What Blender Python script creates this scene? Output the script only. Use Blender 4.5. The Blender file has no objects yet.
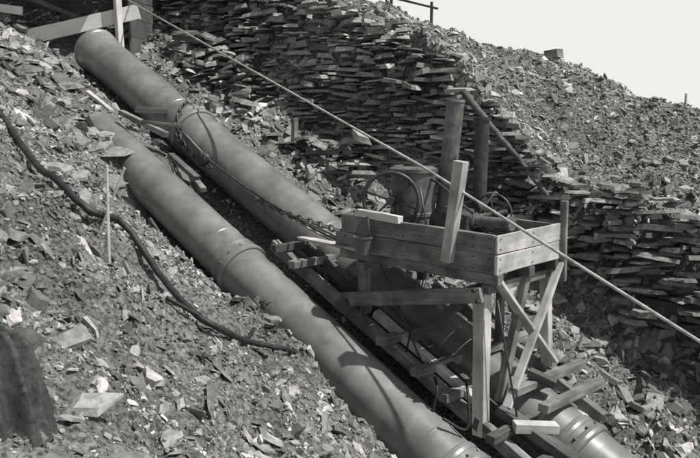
import bpy, bmesh, math, numpy as np, random
from mathutils import Vector, Matrix
random.seed(7); rng=np.random.default_rng(11)
ES=(.7167,-.6977); ET=(.6977,.7167); SL=.4306; PS=.04
EX=Vector((ES[0],ES[1],0)); EY=Vector((ET[0],ET[1],0)); EZ=Vector((0,0,1))
def W(s,t,h): return Vector((-5.45+ES[0]*s+ET[0]*t, 17.49+ES[1]*s+ET[1]*t, 1.108-SL*s+h))
def WZ(s,t,z): return Vector((-5.45+ES[0]*s+ET[0]*t, 17.49+ES[1]*s+ET[1]*t, z))
TAB=rng.random((256,256))
def vn(x,y):
    xi=np.floor(x).astype(int); yi=np.floor(y).astype(int); fx=x-xi; fy=y-yi
    fx=fx*fx*(3-2*fx); fy=fy*fy*(3-2*fy)
    a=TAB[xi&255,yi&255]; b=TAB[(xi+1)&255,yi&255]; c=TAB[xi&255,(yi+1)&255]; d=TAB[(xi+1)&255,(yi+1)&255]
    return (a*(1-fx)+b*fx)*(1-fy)+(c*(1-fx)+d*fx)*fy-.5
def fbm(x,y,f,o):
    r=0;a=1
    for i in range(o):
        r=r+a*vn(x*f+17.3*i,y*f+5.1*i); f*=2.07; a*=.5
    return r
def top_of_wall(s): return np.interp(s,[-8,3,6,7.2,8.3,9.3,10.2,10.9,16],[2.4,2.5,2.7,2.45,2.0,1.55,1.9,2.1,2.1])
def ridge(s): return 1.55+.14*np.clip(s,-1,14)
def hbase(s,t):
    T=[-60,-20,-8.7,-7,-5,-3.2,-2.35,-2.0,-.8,-.3,.6,2.6,2.75]
    A=[5,4.6,3.4,2.4,1.35,.3,-.55,-1.0,-1.0,-.7,-.5,-.05,0]
    B=[5,4.6,3.4,2.4,1.35,.45,-.05,-.12,-.25,-.5,-.5,-.05,0]
    f=np.clip((4.9-s)/1.3,0,1); f=f*f*(3-2*f)
    h=np.interp(t,T,A)*(1-f)+np.interp(t,T,B)*f
    h=h-PS*np.clip(s,0,20)*np.interp(t,[-2.7,-2.2,.9,2.4],[0,1,1,0])
    h=h+.28*np.exp(-((s-9.6)/1.3)**2-((t+2.75)/.5)**2)
    top=top_of_wall(s); rd=ridge(s); t1=2.85+.25*top
    k=np.clip((t-2.75)/(t1-2.75),0,1)*top
    q=np.clip((t-t1)/(8-t1),0,1)
    h=np.where(t>2.75,k,h); h=np.where(t>t1,top+(rd-top)*q,h)
    return np.where(t>8,rd-.15*(t-8)-.5*np.clip(t-9,0,100),h)
def hh(s,t):
    s=np.asarray(s,float);t=np.asarray(t,float)
    amp=np.where((t>-2.2)&(t<.7),.25,1.0)
    far=np.clip((40-np.abs(s))/20,0,1)
    lump=np.abs(fbm(s+9,t,2.2,4))
    return hbase(s,t)+amp*(.38*fbm(s,t,.6,3)+far*(.26*lump-.05))
def P3(s,t,h):
    return np.stack([-5.45+ES[0]*s+ET[0]*t, 17.49+ES[1]*s+ET[1]*t, 1.108-SL*s+h],-1)
sc=bpy.context.scene; col=sc.collection

# ---------------- materials
def newmat(name):
    m=bpy.data.materials.new(name); m.use_nodes=True
    nt=m.node_tree; b=nt.nodes["Principled BSDF"]; return m,nt,b
def noise_mat(name,c0,c1,scale,rough=.9,stretch=(1,1,1),detail=8,bump=.3,bdist=.01,metal=0,attr=False,scale2=None,p0=.35,p1=.65,lo=.6,hi=1.25,rvar=0,spec=.5):
    m,nt,b=newmat(name); N=nt.nodes; L=nt.links
    tc=N.new("ShaderNodeTexCoord"); mp=N.new("ShaderNodeMapping"); mp.inputs["Scale"].default_value=stretch
    L.new(tc.outputs["Object"],mp.inputs[0])
    n=N.new("ShaderNodeTexNoise"); n.inputs["Scale"].default_value=scale; n.inputs["Detail"].default_value=detail; n.inputs["Roughness"].default_value=.65
    L.new(mp.outputs[0],n.inputs["Vector"])
    r=N.new("ShaderNodeValToRGB"); r.color_ramp.elements[0].position=p0; r.color_ramp.elements[1].position=p1
    r.color_ramp.elements[0].color=(c0,c0*.985,c0*.95,1); r.color_ramp.elements[1].color=(c1,c1*.985,c1*.95,1)
    L.new(n.outputs[0],r.inputs[0]); colr=r.outputs[0]
    n2=N.new("ShaderNodeTexNoise"); n2.inputs["Scale"].default_value=scale2 or scale*.13; n2.inputs["Detail"].default_value=6
    L.new(tc.outputs["Object"],n2.inputs["Vector"])
    mr=N.new("ShaderNodeMapRange"); mr.inputs[1].default_value=.33; mr.inputs[2].default_value=.67; mr.inputs[3].default_value=lo; mr.inputs[4].default_value=hi
    L.new(n2.outputs[0],mr.inputs[0])
    mul=N.new("ShaderNodeVectorMath"); mul.operation='SCALE'; L.new(colr,mul.inputs[0]); L.new(mr.outputs[0],mul.inputs[3]); colr=mul.outputs[0]
    if attr:
        a=N.new("ShaderNodeAttribute"); a.attribute_name="shade"
        mul2=N.new("ShaderNodeVectorMath"); mul2.operation='SCALE'; L.new(colr,mul2.inputs[0]); L.new(a.outputs["Fac"],mul2.inputs[3]); colr=mul2.outputs[0]
    L.new(colr,b.inputs["Base Color"])
    bp=N.new("ShaderNodeBump"); bp.inputs["Strength"].default_value=bump; bp.inputs["Distance"].default_value=bdist
    L.new(n.outputs[0],bp.inputs["Height"]); L.new(bp.outputs[0],b.inputs["Normal"])
    b.inputs["Roughness"].default_value=rough; b.inputs["Metallic"].default_value=metal; b.inputs["Specular IOR Level"].default_value=spec
    if rvar:
        m2=N.new("ShaderNodeMapRange"); m2.inputs[3].default_value=rough-rvar; m2.inputs[4].default_value=rough+rvar
        L.new(n2.outputs[0],m2.inputs[0]); L.new(m2.outputs[0],b.inputs["Roughness"])
    return m
M_ground=noise_mat("earth",.05,.30,22,bump=1,bdist=.05,scale2=.9,p0=.38,p1=.62,spec=.25)
M_stone=noise_mat("slate",.19,.38,14,bump=.6,bdist=.01,attr=True,scale2=.7,rough=.65,lo=.5,hi=1.2,spec=.4)
M_wood=noise_mat("weathered_timber",.14,.30,5,stretch=(.5,7,7),bump=.5,bdist=.003,scale2=2.6,lo=.4,hi=1.25,p0=.3,p1=.7)
M_woodL=noise_mat("pale_timber",.42,.64,5,stretch=(.5,7,7),bump=.4,bdist=.003,scale2=2.6,lo=.55,hi=1.15,p0=.3,p1=.7)
M_woodW=noise_mat("whitewashed_timber",.62,.78,5,stretch=(.5,7,7),bump=.4,bdist=.003,scale2=2.2,lo=.85,hi=1.05,p0=.3,p1=.7)
M_woodD=noise_mat("dark_timber",.05,.14,6,stretch=(.6,9,9),bump=.5,bdist=.004,scale2=1.5)
M_pipe=noise_mat("dusty_cast_iron",.14,.22,3.5,rough=.36,bump=.05,bdist=.003,scale2=1.1,lo=.78,hi=1.18,rvar=.10,detail=14,spec=.8)
M_iron=noise_mat("dark_iron",.025,.09,9,rough=.45,bump=.25,bdist=.004)
M_irong=noise_mat("grey_iron",.09,.2,8,rough=.5,bump=.25,bdist=.004)
M_rope=noise_mat("rope_fibre",.35,.5,60,bump=.6)
M_rub=noise_mat("black_hose",.012,.035,20,rough=.6)
M_cloth=noise_mat("dark_canvas",.025,.075,25,rough=.95,bump=.5,bdist=.006)
M_plant=noise_mat("weed_leaf",.05,.12,10)

# ---------------- helpers
def mesh_obj(name,verts,faces,mat,parent=None,smooth=False):
    me=bpy.data.meshes.new(name); me.from_pydata([tuple(v) for v in verts],[],faces); me.materials.append(mat)
    if smooth: me.polygons.foreach_set("use_smooth",[True]*len(me.polygons))
    o=bpy.data.objects.new(name,me); col.objects.link(o)
    if parent: o.parent=parent; o.matrix_parent_inverse=Matrix.Translation(-parent.location)
    return o
def empty(name,loc):
    e=bpy.data.objects.new(name,None); e.location=loc; e.empty_display_size=.2; col.objects.link(e); return e
def beam(name,p0,p1,w,h,mat,parent=None,up=EZ,bev=.006,jit=.007):
    p0=Vector(p0);p1=Vector(p1); d=p1-p0; Ln=d.length; x=d.normalized(); y=up.cross(x)
    if y.length<1e-4: y=EX.cross(x)
    y.normalize(); z=x.cross(y)
    bm=bmesh.new(); bmesh.ops.create_cube(bm,size=1)
    n=max(1,int(Ln/.5))
    for v in bm.verts: v.co=Vector((v.co.x*Ln,v.co.y*w,v.co.z*h))
    if n>1:
        ed=[e for e in bm.edges if abs((e.verts[0].co-e.verts[1].co).x)>Ln*.9]
        bmesh.ops.subdivide_edges(bm,edges=ed,cuts=n-1,use_grid_fill=True)
    for v in bm.verts: v.co+=Vector([random.uniform(-jit,jit) for _ in range(3)])
    bmesh.ops.bevel(bm,geom=[e for e in bm.edges if len(e.link_faces)==2 and e.calc_face_angle(0)>.8],offset=bev,segments=1,affect='EDGES')
    me=bpy.data.meshes.new(name); sh=Vector((random.uniform(-9,9),0,0))
    for v in bm.verts: v.co+=sh
    bm.to_mesh(me); bm.free(); me.materials.append(mat)
    o=bpy.data.objects.new(name,me); col.objects.link(o)
    M=Matrix((x,y,z)).transposed().to_4x4(); M.translation=(p0+p1)/2-x*sh.x
    if parent: o.parent=parent; o.matrix_parent_inverse=Matrix.Translation(-parent.location)
    o.matrix_basis=M
    return o
def frame(ax):
    ax=Vector(ax).normalized(); a=Vector((0,0,1)) if abs(ax.z)<.9 else Vector((1,0,0))
    y=a.cross(ax).normalized(); z=ax.cross(y); return ax,y,z
def lathe(name,p0,axis,prof,mat,parent=None,seg=32,closed=False):
    ax,y,z=frame(axis); p0=Vector(p0); V=[];F=[]
    for i in range(len(prof)-1):
        (a,r),(b,q)=prof[i],prof[i+1]; k=len(V)
        for x_,r_ in ((a,r),(b,q)):
            for j in range(seg):
                g=2*math.pi*j/seg; V.append(p0+ax*x_+y*(r_*math.cos(g))+z*(r_*math.sin(g)))
        for j in range(seg):
            j2=(j+1)%seg; F.append((k+j,k+j2,k+seg+j2,k+seg+j))
    return mesh_obj(name,V,F,mat,parent,True)
def catmull(pts,n=8):
    pts=[Vector(p) for p in pts]; P=[pts[0]*2-pts[1]]+pts+[pts[-1]*2-pts[-2]]; o=[]
    for i in range(1,len(P)-2):
        a,b,c,d=P[i-1],P[i],P[i+1],P[i+2]
        for k in range(n):
            t=k/n; o.append(.5*((2*b)+(c-a)*t+(2*a-5*b+4*c-d)*t*t+(3*b-a-3*c+d)*t**3))
    o.append(pts[-1]); return o
def tube(name,pts,r,mat,parent=None,seg=8,n=8,smoothp=True,cap=True,wob=0):
    P=catmull(pts,n) if smoothp else [Vector(q) for q in pts]; V=[];F=[]
    if wob: P=[p+Vector([random.uniform(-wob,wob) for _ in range(3)]) for p in P]
    if not isinstance(r,(list,tuple)): r=[r,r]
    up=None
    for i,c in enumerate(P):
        d=(P[min(i+1,len(P)-1)]-P[max(i-1,0)]).normalized()
        if up is None: _,y,z=frame(d)
        else:
            y=(up-d*up.dot(d)).normalized(); z=d.cross(y)
        up=y; rr=r[0]+(r[1]-r[0])*i/(len(P)-1)
        for j in range(seg):
            g=2*math.pi*j/seg; V.append(c+y*(rr*math.cos(g))+z*(rr*math.sin(g)))
    for i in range(len(P)-1):
        for j in range(seg):
            j2=(j+1)%seg; F.append((i*seg+j,i*seg+j2,(i+1)*seg+j2,(i+1)*seg+j))
    if cap: F.append(tuple(range(seg))[::-1]); F.append(tuple((len(P)-1)*seg+j for j in range(seg)))
    return mesh_obj(name,V,F,mat,parent,True)
def torus(name,c,axis,R,r,mat,parent=None,seg=40,s2=8,flat=1):
    ax,y,z=frame(axis); c=Vector(c);V=[];F=[]
    for i in range(seg):
        g=2*math.pi*i/seg; d=y*math.cos(g)+z*math.sin(g)
        for j in range(s2):
            k=2*math.pi*j/s2; V.append(c+d*(R+r*math.cos(k))+ax*(r*flat*math.sin(k)))
    for i in range(seg):
        for j in range(s2):
            F.append((i*s2+j,((i+1)%seg)*s2+j,((i+1)%seg)*s2+(j+1)%s2,i*s2+(j+1)%s2))
    return mesh_obj(name,V,F,mat,parent,True)
def chain(name,pts,mat,link=.07,r=.011):
    P=catmull(pts,30); V=[];F=[]; acc=0; last=P[0]; idx=0
    for i in range(1,len(P)):
        acc+=(P[i]-P[i-1]).length
        if acc>=link:
            acc=0; c=(P[i]+last)/2; d=(P[i]-last).normalized(); _,y,z=frame(d)
            a=y if idx%2 else z; nrm=d.cross(a); idx+=1; last=P[i]; k=len(V); S=12;s2=5
            for u in range(S):
                g=2*math.pi*u/S; rad=(d*math.cos(g)*link*.72+a*math.sin(g)*link*.42)
                rd=rad.normalized()
                for j in range(s2):
                    q=2*math.pi*j/s2; V.append(c+rad+rd*(r*math.cos(q))+nrm*(r*math.sin(q)))
            for u in range(S):
                for j in range(s2):
                    F.append((k+u*s2+j,k+((u+1)%S)*s2+j,k+((u+1)%S)*s2+(j+1)%s2,k+u*s2+(j+1)%s2))
    return mesh_obj(name,V,F,mat,None,True)

# ---------------- ground sheet
def axis_grid(a,b,step,A,B):
    f=np.arange(a,b+1e-6,step); o=[];x=b;d=step
    while x<B: d*=1.25; x+=d; o.append(x)
    l=[];x=a;d=step
    while x>A: d*=1.25; x-=d; l.append(x)
    return np.concatenate([l[::-1],f,o])
gs=axis_grid(-5,16,.04,-150,220); gt=axis_grid(-9,9.6,.04,-200,400)
S,T=np.meshgrid(gs,gt,indexing='ij'); Hh=hh(S,T)
V=P3(S,T,Hh); V[...,2]=np.clip(V[...,2],-45,60); V=V.reshape(-1,3)
ni,nj=S.shape; I=np.arange(ni*nj).reshape(ni,nj)
Q=np.stack([I[:-1,:-1],I[1:,:-1],I[1:,1:],I[:-1,1:]],-1).reshape(-1,4)
def np_mesh(name,V,loops,starts,mat,shade=None,smooth=False):
    me=bpy.data.meshes.new(name); me.vertices.add(len(V)); me.vertices.foreach_set("co",V.astype(np.float32).ravel())
    me.loops.add(len(loops)); me.loops.foreach_set("vertex_index",loops.astype(np.int32))
    me.polygons.add(len(starts)); me.polygons.foreach_set("loop_start",starts.astype(np.int32))
    if shade is not None:
        a=me.attributes.new("shade",'FLOAT','POINT'); a.data.foreach_set("value",shade.astype(np.float32))
    me.materials.append(mat); me.update(calc_edges=True)
    me.polygons.foreach_set("use_smooth",np.full(len(starts),smooth)); me.validate()
    o=bpy.data.objects.new(name,me); col.objects.link(o); return o
np_mesh("ground",V,Q.ravel(),np.arange(len(Q))*4,M_ground,smooth=True)

# ---------------- slabs
NT=48; TM=[]
for k in range(NT):
    n=6; a=np.sort((np.arange(n)+rng.uniform(-.44,.44,n))/n*2*np.pi); r=rng.uniform(.5,1.05,n)
    b=np.stack([r*np.cos(a),r*np.sin(a),rng.uniform(-.65,-.35,n)],-1)
    off=rng.uniform(-.14,.14,2); tilt=rng.uniform(-.4,.4,2)
    tp=b.copy(); tp[:,:2]=tp[:,:2]*rng.uniform(.62,1.0,(n,1))+off; tp[:,2]=.5+tp[:,0]*tilt[0]+tp[:,1]*tilt[1]
    TM.append(np.concatenate([b,tp])*.5)
TM=np.array(TM)
LP=[];ST=[];c=0
for f in [tuple(range(5,-1,-1)),tuple(range(6,12))]+[(j,(j+1)%6,6+(j+1)%6,6+j) for j in range(6)]:
    ST.append(c); LP+=f; c+=len(f)
LP=np.array(LP);ST=np.array(ST)
def slabs(name,pos,X,Z,scale,mat,shade):
    N=len(pos); Z=Z/np.linalg.norm(Z,axis=1,keepdims=True); X=X-(X*Z).sum(1,keepdims=True)*Z; X/=np.linalg.norm(X,axis=1,keepdims=True)
    Y=np.cross(Z,X); t=TM[rng.integers(0,NT,N)]*scale[:,None,:]
    V=pos[:,None,:]+t[...,0:1]*X[:,None,:]+t[...,1:2]*Y[:,None,:]+t[...,2:3]*Z[:,None,:]
    loops=(LP[None,:]+12*np.arange(N)[:,None]).ravel(); st=(ST[None,:]+len(LP)*np.arange(N)[:,None]).ravel()
    return np_mesh(name,V.reshape(-1,3),loops,st,mat,np.repeat(shade,12))
def shades(n): return np.clip(np.exp(rng.normal(-.12,.42,n)),.25,1.9)
def scatter(n,s0,s1,t0,t1,z0,z1,pw,tilt=.45,thin=(.15,.45),clump=1.0):
    s=rng.uniform(s0,s1,n); t=rng.uniform(t0,t1,n)
    w=fbm(s+40,t+3,1.1,3); keep=rng.random(n)<np.clip(.65+clump*w,.15,1); s=s[keep];t=t[keep]; n=len(s)
    size=z0*(1+((z1/z0)-1)*rng.random(n)**pw)
    h=hh(s,t); e=.12
    gx=(hh(s+e,t)-hh(s-e,t))/(2*e)-SL; gy=(hh(s,t+e)-hh(s,t-e))/(2*e)
    nrm=np.stack([-(gx*ES[0]+gy*ET[0]),-(gx*ES[1]+gy*ET[1]),np.ones(n)],-1); nrm/=np.linalg.norm(nrm,axis=1,keepdims=True)
    nrm+=rng.normal(0,tilt,(n,3))
    sc_=np.stack([size*rng.uniform(.8,1.6,n),size*rng.uniform(.55,1.0,n),size*rng.uniform(*thin,n)],-1)
    pos=P3(s,t,h+sc_[:,2]*rng.uniform(-.2,.6,n)+size*.05)
    return pos,rng.normal(0,1,(n,3)),nrm,sc_,shades(n)
def cat(*a): return [np.concatenate(x) for x in zip(*a)]
def rubble(name,*a):
    p_,X,Z,s_,sh=cat(*a); return slabs(name,p_,X,Z,s_,M_stone,sh)
rubble("bank_rubble",
    scatter(74000,4,14.5,-8.2,-2.1,.014,.07,2.8,tilt=.6,thin=(.3,.7)),
    scatter(26000,-4,9,-5.5,-1.9,.025,.12,2.4,tilt=.6,thin=(.25,.6)),
    scatter(8500,-4,14,-8,-2.1,.07,.22,2.1,tilt=.5,thin=(.12,.4)),
    scatter(520,-3,13,-7.8,-2.3,.2,.42,1.6,tilt=.35,thin=(.12,.3)),
    scatter(700,-3,6,-4.5,-1.6,.2,.5,1.8,tilt=.45,thin=(.12,.3)))
rubble("trench_rubble",
    scatter(22000,-4,15,-2.2,2.9,.025,.11,2.2,tilt=.6,thin=(.3,.6)),
    scatter(4200,-4,15,.6,2.9,.1,.40,2.0,tilt=.5,thin=(.12,.38)),
    scatter(700,-4,4.2,-2.2,-.5,.1,.45,1.8,tilt=.45))
rubble("scree",
    scatter(90000,-2,16,3.0,9.6,.022,.10,2.3,tilt=.6,thin=(.3,.65),clump=.4),
    scatter(8000,-2,16,3.0,9,.1,.28,2.5,tilt=.45,thin=(.15,.4)),
    scatter(3500,-4,16,2.6,3.6,.06,.40,1.5,tilt=.35,thin=(.12,.35)))
bs=[(11.75,-6.5,.44,.30,.06,.5,1.3),(3.9,-1.85,.85,.6,.12,.2,1.0),(1.5,-1.3,.9,.6,.14,.25,.8),(1.0,-1.9,.8,.5,.12,.3,.6),(9.55,-3.2,.28,.2,.06,.3,1.3),(5.0,-2.6,.7,.4,.1,.4,.8),(11.2,-6.9,.34,.3,.06,.3,.5),(6.8,-4.3,.5,.3,.1,.3,.9),(12.0,-5.4,.3,.22,.05,.2,1.2),(11.35,-6.75,.42,.28,.08,.6,.45),(12.3,-6.6,.3,.24,.06,.1,.7)]
A=np.array(bs); hb=hh(A[:,0],A[:,1])
nz=np.stack([.1*A[:,5],-.9*A[:,5],np.ones(len(A))],-1)
slabs("slate_slabs",P3(A[:,0],A[:,1],hb+.11),np.tile([1,.15,0],(len(A),1)).astype(float),nz,A[:,2:5],M_stone,A[:,6])
# ---------------- dry stone wall
def wall(name,sa,sb,toff,bot,topf,seed,ch=(.05,.15),skip=.1,rough=1.0):
    P=[];X=[];Z=[];Sc=[];q=-6.5
    rg=np.random.default_rng(seed)
    while q<7:
        c=rg.uniform(*ch)**1.0; s=sa
        while s<sb:
            l=rg.uniform(.16,.66)*(1.35 if c>.1 else 1); sm=s+l/2; s+=l*rg.uniform(.75,.98)
            wob=.25*float(vn(np.array(sm*.6+seed),np.array(q*.8)))
            z=q+c/2-.2*sm+wob; h=z-(1.108-SL*sm)
            tp=float(topf(sm))+.4*float(vn(np.array(sm*1.6+seed),np.array(3.3)))
            if h<bot(sm)+.35*float(vn(np.array(sm*1.9+seed),np.array(9.1))) or h>tp: continue
            if rg.random()<skip: continue
            low=float(vn(np.array(sm*1.1+seed),np.array(h*1.6)))
            t=2.6+toff+.26*h+.45*low+rg.normal(0,.05)
            a=rg.normal(0,.3)
            cc=c*rg.uniform(.8,1.45)
            P.append(P3(sm,t,h)); X.append(np.array([ES[0]+a*ET[0],ES[1]+a*ET[1],-.2+rg.normal(0,.07*rough)]))
            Z.append([rg.normal(0,.09*rough),rg.normal(0,.09*rough),1]); Sc.append([l*1.18,rg.uniform(.3,.6),cc])
        q+=c*.93
    P=np.array(P)
    return slabs(name,P,np.array(X),np.array(Z,float),np.array(Sc),M_stone,shades(len(P))*.88)
wall("dry_stone_wall",-6,16.5,0,lambda s:-.2 if s<8 else .35,lambda s:top_of_wall(s)+.08,5,(.055,.17),.05)
wall("dry_stone_wall",-2,5.6,-.7,lambda s:-.3,lambda s:.35+.5*math.sin(s*1.3),9,(.06,.18),.2,2)

# ---------------- pipes
AX=Vector((ES[0],ES[1],-SL-PS)).normalized(); K=math.hypot(1,SL+PS)
def pipe(name,s0,s1,t,h,R,collars,bell):
    e=empty(name,W((s0+s1)/2,t,h-PS*(s0+s1)/2)); p0=W(s0,t,h-PS*s0)
    cs=[c for c in collars]; prof=[(0,R*.88),(0,R)] 
    if bell: prof=[(.6,R*.9),(0,R*.9),(-.02,R*.98),(0,R*1.10),(.04,R*1.13),(.10,R*1.13),(.13,R*1.08),(.36,R*1.06),(.42,R*1.02),(.5,R)]
    for c in cs:
        x=(c-s0)*K
        prof+=[(x-.60,R*1.0),(x-.585,R*1.02),(x-.55,R*1.02),(x-.535,R),(x-.26,R),(x-.24,R*1.05),(x-.19,R*1.07),(x-.15,R*1.05),(x-.14,R*1.025),(x-.07,R*1.03),(x-.05,R*1.11),(x+.0,R*1.14),(x+.04,R*1.13),(x+.06,R*1.09),(x+.065,R*1.01),(x+.2,R)]
    prof.append(((s1-s0)*K,R))
    lathe("barrel",p0,AX,prof,M_pipe,e,seg=96)
    for c in cs:
        for k in range(12):
            g=2*math.pi*k/12+.2; _,y,z=frame(AX); d=y*math.cos(g)+z*math.sin(g); q=p0+AX*((c-s0)*K-.07)+d*R*1.065
            lathe("bolt",q,AX,[(-.02,0),(-.02,.02),(.03,.02),(.03,0)],M_irong,e,6)
    return e
pipe("penstock_pipe",0,20,0,-.0,.43,[3.55,7.6,11.6,15.5],True)
pipe("penstock_pipe",2.6,20,-1.45,-.39,.375,[6.75,10.9,15.0],False)

# ---------------- trolley
tr=empty("timber_carriage",WZ(9.6,-.2,-2.0)); zt=-1.5; zb=-2.0
s0,s1,t0,t1=8.38,10.9,-.95,.5
for i in range(9):
    a=s0+.02+(s1-s0-.04)*i/9; b=s0+(s1-s0-.04)*(i+1)/9
    beam("deck_plank",WZ((a+b)/2,t0+.03,zb+.02),WZ((a+b)/2,t1-.03,zb+.02),(b-a)-.004,.04,M_wood,tr)
beam("front_board_lower",WZ(s0-.12,t0,zb+.115),WZ(s1+.0,t0,zb+.115),.04,.235,M_wood,tr)
beam("front_board_upper",WZ(s0,t0,zb+.355),WZ(s1+.0,t0,zb+.355),.04,.235,M_wood,tr)
beam("end_board_lower",WZ(s1+.025,t0-.02,zb+.115),WZ(s1+.025,t1+.1,zb+.115),.04,.235,M_woodL,tr)
beam("end_board_upper",WZ(s1+.025,t0-.02,zb+.355),WZ(s1+.025,t1+.04,zb+.355),.04,.225,M_woodL,tr)
beam("back_board",WZ(s0,t1,zb+.115),WZ(s1,t1,zb+.115),.04,.235,M_wood,tr)
beam("back_board_upper",WZ(s0+.6,t1,zb+.345),WZ(s1,t1,zb+.345),.04,.2,M_wood,tr)
beam("left_board",WZ(s0,t0+.04,zb+.13),WZ(s0,t1,zb+.13),.04,.2,M_wood,tr)
for z in (.05,.18,.3,.42):
    for s in (8.45,9.5,10.6,10.84): lathe("nail",WZ(s,t0-.02,zb+z),-EY,[(-.01,.0),(-.01,.009),(.008,.009),(.008,0)],M_iron,tr,6)
    for t in (t0+.04,-.2,t1-.05): lathe("nail",WZ(s1+.045,t,zb+z),EX,[(-.01,.0),(-.01,.009),(.008,.009),(.008,0)],M_iron,tr,6)
for t in (t0+.06,-.2,t1-.08):
    beam("sill",WZ(s0-.05,t,zb-.075),WZ(s1+.05,t,zb-.075),.12,.13,M_woodD if t>t0+.1 else M_wood,tr)
for s in (8.72,10.78):
    beam("cross_sill",WZ(s,t0-.02,zb-.2),WZ(s,t1+.05,zb-.2),.12,.11,M_wood,tr)
beam("outrigger_plank",WZ(7.35,-.78,zb+.0),WZ(8.75,-.97,zb+.03),.16,.035,M_woodL,tr)
beam("outrigger_plank_2",WZ(7.6,-.55,zb+.05),WZ(8.9,-.65,zb+.07),.14,.03,M_woodL,tr)
def zs(s,h): return 1.108-SL*s+h
beam("leg_front_upper",WZ(8.75,-.9,zb-.25),WZ(8.78,-.9,zs(8.78,-.2)),.13,.13,M_wood,tr,up=EX)
beam("leg_front_lower",WZ(10.72,-.93,zb-.25),WZ(10.78,-.97,zs(10.78,-.48)),.16,.16,M_woodL,tr,up=EX)
beam("leg_back_upper",WZ(8.75,.38,zb-.25),WZ(8.75,.38,zs(8.75,.05)),.13,.13,M_woodD,tr,up=EX)
beam("leg_back_lower",WZ(10.78,.42,zb-.25),WZ(10.85,.42,zs(10.85,.1)),.12,.12,M_woodL,tr,up=EX)
beam("end_brace",WZ(10.88,-.86,zb-.1),WZ(10.92,.46,zs(10.9,.2)),.05,.15,M_woodL,tr,up=EX)
beam("end_brace_2",WZ(10.96,.46,zb-.05),WZ(10.98,-.72,zs(10.9,-.1)),.05,.11,M_woodL,tr,up=EX)
beam("mid_post",WZ(10.3,.1,zb-.1),WZ(10.3,.1,zs(10.3,.1)),.1,.1,M_wood,tr,up=EX)
beam("inner_leg",WZ(10.86,-.2,zb-.1),WZ(10.8,-.62,zs(10.8,-.15)),.09,.11,M_wood,tr,up=EX)
beam("front_brace",WZ(8.5,-1.06,-2.70),WZ(10.80,-1.05,-2.25),.08,.19,M_wood,tr)
beam("side_brace",WZ(10.72,-.8,zb-.15),WZ(9.5,-.8,zs(9.5,-.15)),.06,.12,M_woodD,tr)
beam("side_brace_back",WZ(10.72,.4,zb-.15),WZ(9.3,.4,zs(9.3,.15)),.06,.12,M_wood,tr)
beam("skid_beam",W(6.95,-.98,-.24),W(11.9,-.98,-.38),.13,.16,M_wood,tr)
beam("skid_beam_inner",W(7.1,-.62,-.14),W(12.1,-.62,-.28),.13,.15,M_woodD,tr)
beam("skid_beam_back",W(9.0,.36,.12),W(11.7,.36,.0),.12,.14,M_wood,tr)
beam("skid_runner",W(8.9,-.82,-.14),W(10.6,-.84,-.2),.12,.1,M_woodL,tr)
for s,l in ((7.25,.3),(7.65,.28),(8.6,.1),(9.35,.05),(9.95,0),(10.4,.1),(11.1,.35),(11.6,.1)):
    hq=-.1-.03*(s-7)
    beam("cross_block",W(s,-1.25,hq),W(s+.02,-.35+l*.5,hq),.13,.11,random.choice([M_wood,M_woodD,M_woodD]),tr)
for s,a,b in ((10.3,-.3,.85),(11.0,-.62,1.0),(11.35,-.5,.85)):
    beam("sleeper",W(s,a,.12),W(s+.05,b,.14),.14,.10,M_wood,tr)
beam("toe_timber",W(10.9,-.75,-.12),W(11.9,-.65,-.1),.2,.12,M_woodD,tr)
beam("wedge",W(11.2,-.9,-.1),W(11.55,-.5,.02),.14,.12,M_woodL,tr)
beam("wedge",W(10.95,-.2,.24),W(11.25,-.05,.24),.14,.1,M_woodD,tr)
for s,h in ((10.72,-2.2),(10.78,-2.32),(8.62,-2.68)):
    lathe("bolt_head",WZ(s,-1.1,h),EY,[(-.03,0),(-.03,.025),(.05,.025)],M_iron,tr,8)
beam("nailed_stake",WZ(10.24,-1.0,-1.93),WZ(10.42,-1.0,-.69),.12,.15,M_woodL,tr,up=EX)
beam("name_board",WZ(8.72,-.96,zt+.03),WZ(9.45,-.96,zt+.0),.1,.09,M_woodW,tr)
beam("corner_post",WZ(10.98,.5,-2.3),WZ(10.96,.5,-1.25),.06,.09,M_wood,tr,up=EX)
for (a,b) in [((10.95,-.95,zb-.3),(11.15,-.75,zs(11.1,-.1))),((9.9,-1.0,zb-.1),(9.6,-1.0,zs(9.6,-.2))),((9.1,-.95,zb-.15),(9.9,-1.0,zs(9.9,-.2)))]:
    tube("tie_rod",[WZ(*a),WZ(*b)],.013,M_iron,tr,6,1,False)

# ---------------- steam winch
en=empty("steam_winch",WZ(9.5,-.2,zb))
def lz(name,s,t,z,prof,mat,seg=28,ax=(0,0,1)): return lathe(name,WZ(s,t,z),ax,prof,mat,en,seg)
lz("boiler",8.98,-.15,zb+.04,[(0,.0),(0,.34),(.05,.34),(.06,.31),(.4,.31),(.41,.325),(.45,.325),(.46,.31),(1.0,.31),(1.01,.335),(1.06,.335),(1.07,.3),(1.09,.26),(1.09,.0)],M_irong,40)
lz("boiler_flue_ring",8.98,-.15,zb+1.12,[(0,.0),(0,.14),(.05,.14),(.05,.11),(.0,.11)],M_iron)
beam("firebox_door",WZ(8.9,-.5,zb+.2),WZ(9.1,-.49,zb+.2),.04,.2,M_iron,en)
beam("frame_left",WZ(8.6,-.62,zb+.12),WZ(10.7,-.62,zb+.12),.1,.14,M_iron,en)
beam("frame_right",WZ(8.6,.3,zb+.12),WZ(10.7,.3,zb+.12),.1,.14,M_iron,en)
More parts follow.
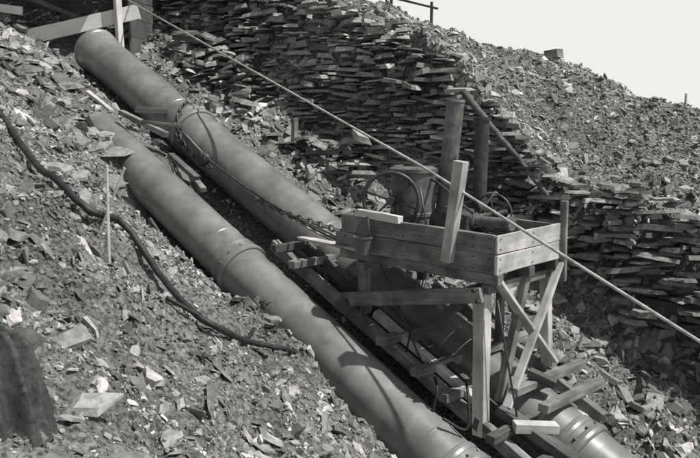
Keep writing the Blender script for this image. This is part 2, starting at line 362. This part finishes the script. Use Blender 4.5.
def wheel(name,s,t,z,R,ax,spk=6,th=.022):
    c=WZ(s,t,z); torus(name+"_rim",c,ax,R,th,M_iron,en,48,8,1.3); _,y,zz=frame(ax)
    for i in range(spk):
        g=2*math.pi*i/spk+.3; d=y*math.cos(g)+zz*math.sin(g)
        tube(name+"_spoke",[c+d*.03,c+d*(R-.01)],[.016,.011],M_iron,en,6,1,False)
    a=Vector(ax).normalized(); lathe(name+"_hub",c-a*.07,a,[(0,0),(0,.06),(.14,.06),(.14,0)],M_iron,en,16)
wheel("flywheel",8.95,-.58,-1.32,.38,EY-EX*.6,6,.028)
wheel("gear_wheel",10.15,.1,-1.46,.27,EY-EX*.1,6,.013)
tube("axle",[WZ(10.15,-.6,-1.46),WZ(10.15,.4,-1.46)],.035,M_iron,en,10,1,False)
lathe("winding_drum",WZ(9.75,-.45,-1.58),EY,[(0,0),(0,.24),(.04,.24),(.04,.16),(.62,.16),(.62,.24),(.66,.24),(.66,0)],M_iron,en,28)
lathe("steam_cylinder",WZ(10.35,-.6,-1.45),EX+EZ*.02,[(0,0),(0,.09),(.04,.09),(.04,.065),(.5,.065),(.5,.085),(.55,.085),(.55,0)],M_irong,en,20)
tube("steam_pipe",[WZ(9.15,-.1,-1.0),WZ(9.5,-.2,-1.1),WZ(9.9,-.3,-1.3),WZ(10.3,-.5,-1.4)],.02,M_iron,en)
tube("lever",[WZ(9.55,-.5,-1.8),WZ(9.4,-.52,-1.1)],.015,M_iron,en,6,1,False)
tube("lever_2",[WZ(10.0,-.5,-1.8),WZ(10.45,-.3,-1.1)],.015,M_iron,en,6,1,False)
beam("bearing_stand",WZ(10.15,-.55,zb+.1),WZ(10.15,-.55,-1.40),.08,.14,M_iron,en,up=EX)
beam("bearing_stand_2",WZ(8.98,-.5,zb+.1),WZ(8.98,-.5,-1.36),.08,.12,M_iron,en,up=EX)
lathe("chimney",WZ(9.22,.2,zb+.1),EZ+EX*.09+EY*.02,[(0,.12),(.9,.122),(.91,.135),(.96,.135),(.97,.122),(1.90,.125),(1.92,.132),(1.95,.125),(1.95,.1),(1.5,.1)],M_irong,en,24)
lathe("exhaust_stack",WZ(9.78,.28,zb+.1),EZ+EX*.02,[(0,.095),(1.66,.10),(1.66,.115),(1.70,.115),(1.70,.09),(1.2,.085)],M_iron,en,24)

# bucket
bk=empty("bucket",WZ(8.95,-1.13,-1.95))
lathe("pail",WZ(8.95,-1.13,-2.0),EZ,[(0,0),(0,.10),(.02,.105),(.21,.13),(.23,.14),(.25,.14),(.25,.125),(.02,.095)],M_irong,bk,24)
tube("handle",[WZ(8.82,-1.13,-1.77),WZ(8.86,-1.12,-1.62),WZ(8.95,-1.05,-1.50),WZ(9.04,-1.12,-1.62),WZ(9.08,-1.13,-1.77)],.008,M_iron,bk,6)
# ropes
tube("haulage_rope",[(-5.0,18.60,2.27),WZ(9.7,-.85,-.80),(3.35,6.8,-2.25)],.018,M_rope,None,8,1,False)
tube("hanging_rope",[W(10.2,-1.15,-.1),W(10.35,-1.3,-.15),W(10.3,-1.4,-.6),W(10.45,-1.75,-.75),W(10.7,-1.7,-1.0)],.02,M_rub)
tube("hanging_rope",[W(10.6,-1.05,.1),W(10.75,-1.2,.0),W(10.8,-1.3,-.3),W(10.6,-1.5,-.25)],.018,M_rub)
chain("iron_chain",[W(3.3,.2,.25),W(3.45,-.12,.34),W(3.6,-.38,.14),W(3.8,-.5,-.08),W(4.3,-.62,-.12),W(4.9,-.6,-.12)],M_iron,.11,.02)
chain("iron_chain",[W(6.0,-.6,-.05),W(6.8,-.6,.12),W(7.5,-.6,.33),W(8.4,-.6,.62)],M_irong,.10,.018)
for k in range(3):
    tube("tackle_rope",[W(4.0,-.5-.06*k,.05+.05*k),W(5,-.6-.05*k,.0+.04*k),W(6.6,-.58-.05*k,.05+.05*k),W(8.45,-.6-.05*k,.35+.08*k)],.016,M_iron if k else M_rope)
lathe("pulley_block",W(4.7,-.72,-.05),EY,[(0,0),(0,.12),(.14,.12),(.14,0)],M_iron,None,20)
db=empty("timber_offcuts",W(4,-1.2,0))
for (s,t,h,ds,dt,dh,w_,m) in [(3.2,-1.3,.1,.9,.35,.0,.13,M_wood),(3.7,-1.2,.16,.35,.6,.05,.1,M_woodD),(4.2,-.95,-.2,.9,-.1,.05,.12,M_woodD),(3.0,-.9,.05,.3,.5,.1,.14,M_woodD),(4.5,-.75,-.4,.7,-.25,.1,.1,M_wood),(2.6,-1.6,.2,1.0,-.1,.1,.08,M_woodL)]:
    beam("offcut",W(s,t,h),W(s+ds,t+dt,h+dh),w_,w_*.7,m,db)

hp=[(3.6,-4.0),(4.6,-4.25),(5.57,-4.41),(6.53,-4.53),(7.4,-4.75),(8.2,-4.95),(8.85,-4.95),(8.8,-4.55),(9.27,-4.5),(10.0,-4.62),(10.3,-4.5),(9.98,-3.88),(9.94,-3.38),(9.7,-2.95),(9.5,-2.7)]
tube("black_hose",[W(a,b,float(hh(a,b))+(.15 if i<9 else .10 if i<13 else -.02)+.04*math.sin(i*2.1)) for i,(a,b) in enumerate(hp)],[.046,.024],M_rub,wob=.006)
tube("black_hose",[W(10.1,-4.9,float(hh(10.1,-4.9))+.05),W(10.2,-4.4,float(hh(10.2,-4.4))+.09),W(10.0,-3.95,float(hh(10.0,-3.95))+.07),W(9.7,-3.6,float(hh(9.7,-3.6))+.05)],.02,M_rub,wob=.005)

# ---------------- canvas heap
V=[];F=[];nr,na=60,240; cx,cy=-2.05,4.14
for i in range(nr+1):
    r=i/nr
    for j in range(na):
        g=2*math.pi*j/na
        f1=1-2*abs(math.sin(g*3.5+2.2*r+1.3*math.sin(g*2)))**.7; f2=1-2*abs(math.sin(g*8+6*r+1))**.8; f3=math.sin(g*4-9*r)
        fold=.6*f1+.4*f2+.4*f3
        R=.42*(1+.14*math.sin(g*2+1)+.12*fold*r)
        x=cx+R*r*math.cos(g); y=cy+R*r*.9*math.sin(g)
        z=-1.70+ .63*(1-r**1.6)+ .085*fold*min(1,r*1.6)-(.12*r**3)+.04*math.sin(11*x+14*y)+.02*math.sin(31*x-24*y)
        V.append((x,y,z))
for i in range(nr):
    for j in range(na): F.append((i*na+j,(i+1)*na+j,(i+1)*na+(j+1)%na,i*na+(j+1)%na))
mesh_obj("canvas_sheet",V,F,M_cloth,None,True)

# ---------------- shed
sh=empty("timber_shed",Vector((-6.8,19,2)))
beam("fascia",(-7.3,17.92,1.35),(-4.75,18.54,2.02),.06,.32,M_woodW,sh)
beam("front_tie",(-8.8,18.1,2.2),(-7.2,18.1,1.98),.06,.18,M_woodW,sh)
beam("post",(-5.12,18.3,.6),(-5.2,18.3,4.3),.14,.12,M_woodW,sh,up=EX)
beam("post_upper",(-8.7,18.3,1.2),(-8.7,18.3,4.9),.14,.12,M_wood,sh,up=EX)
beam("strut",(-8.6,18.25,2.9),(-5.9,18.35,1.8),.08,.11,M_woodD,sh)
for i in range(14):
    a=-9.4+.33*i; z=4.3-.16*(a+9.4)
    beam("roof_plank",(a,17.6,z-.15),(a,21.3,z+.15),.345,.03+.004*(i%2),M_woodD,sh)
for i in range(11):
    z=.2+.42*i
    beam("back_board",(-9.6,21.0,z),(-4.7,21.0,z),.04,.415,M_woodD,sh)
    beam("side_board",(-5.0,18.6,z-.2),(-4.8,21.0,z-.2),.04,.415,M_woodD,sh) if z<3.6 else None
def stake(name,s,t,ht,lean,w=.04,mat=M_woodL):
    h=float(hh(s,t)); beam(name,W(s,t,h-.1),W(s,t,h+ht)+Vector(lean),w,w,mat,None,up=EX)
stake("wooden_stake",9.3,-5.0,.95,(.02,0,0),.028); stake("wooden_stake",8.9,-4.9,.6,(.3,0,0),.02)
stake("fence_post",2.6,8.2,.75,(0,0,0),.07,M_woodD); stake("fence_post",1.2,8.2,.5,(0,0,0),.07,M_woodD); stake("fence_post",9.4,8.1,.35,(0,0,0),.05,M_woodL)
beam("fence_rail",W(1.0,8.2,2.2),W(2.8,8.2,2.5),.05,.06,M_woodD)
stake("survey_stake",4.1,2.0,.5,(.02,0,0),.1,M_wood)
beam("ridge_marker_block",W(6.0,8.3,float(hh(6.0,8.3))+.06),W(6.35,8.3,float(hh(6.4,8.3))+.18),.28,.2,M_wood)
tube("fallen_pole",[W(7.6,2.85,2.35),W(8.2,2.8,2.05),W(8.8,2.8,1.75),W(9.5,2.8,1.35)],[.065,.035],M_woodD,None,12,wob=.01)
def weed(s,t,R,n):
    h=float(hh(s,t)); V=[];F=[]; c=W(s,t,h)
    for i in range(n):
        g=random.uniform(0,6.28); e=random.uniform(.2,1.2); d=Vector((math.cos(g)*math.cos(e),math.sin(g)*math.cos(e),math.sin(e)))
        L_=R*random.uniform(.4,1); side=d.cross(EZ).normalized()*L_*random.uniform(.1,.2); st=c+d*L_*random.uniform(0,.6); k=len(V)
        V+=[st,st+d*L_*.4+side,st+d*L_*.8+EZ*-.02,st+d*L_*.4-side]; F.append((k,k+1,k+2,k+3))
    mesh_obj("weed_plant",V,F,M_plant)
for a in [(9.2,-3.1,.15,90),(9.6,-3.4,.10,50),(9.0,-2.8,.12,70),(10.6,-4.9,.09,50),(10.9,-6.1,.08,50),(8.2,-3.3,.12,50),(7.0,-3.4,.1,50),(11.4,-4.2,.09,60)]: weed(*a)

# ---------------- light
sun_dir=Vector((.47,-.14,.87)).normalized()
sd=bpy.data.lights.new("sun",'SUN'); sd.energy=5.0; sd.angle=math.radians(.5); sd.color=(1,.985,.96)
so=bpy.data.objects.new("sun",sd); so.rotation_euler=sun_dir.to_track_quat('Z','Y').to_euler(); col.objects.link(so)
w=bpy.data.worlds.new("World"); sc.world=w; w.use_nodes=True; N=w.node_tree.nodes; L=w.node_tree.links
sky=N.new("ShaderNodeTexSky"); sky.sky_type='NISHITA'; sky.sun_disc=False
sky.sun_elevation=math.asin(sun_dir.z); sky.sun_rotation=math.atan2(sun_dir.x,sun_dir.y); sky.dust_density=3; sky.air_density=1.5
hs=N.new("ShaderNodeHueSaturation"); hs.inputs["Saturation"].default_value=.06
tc=N.new("ShaderNodeTexCoord"); sx=N.new("ShaderNodeSeparateXYZ"); L.new(tc.outputs["Generated"],sx.inputs[0])
mr=N.new("ShaderNodeMapRange"); mr.interpolation_type='SMOOTHSTEP'; mr.inputs[1].default_value=.24; mr.inputs[2].default_value=.34; mr.inputs[3].default_value=1; mr.inputs[4].default_value=0
L.new(sx.outputs[2],mr.inputs[0])
mx=N.new("ShaderNodeMix"); mx.data_type='RGBA'; L.new(mr.outputs[0],mx.inputs[0]); mx.inputs[7].default_value=(16.4,16.3,15.9,1)
L.new(sky.outputs[0],hs.inputs["Color"]); L.new(hs.outputs[0],mx.inputs[6]); L.new(mx.outputs[2],N["Background"].inputs[0]); N["Background"].inputs[1].default_value=.053
cd=bpy.data.cameras.new("camera"); cam=bpy.data.objects.new("camera",cd); col.objects.link(cam); sc.camera=cam
cam.location=(0,0,0); cam.rotation_euler=(math.radians(81),0,0); cd.sensor_width=36; cd.lens=41.14; cd.clip_end=3000; cd.clip_start=.05
sc.view_settings.view_transform='Standard'; sc.view_settings.look='None'; sc.view_settings.exposure=0
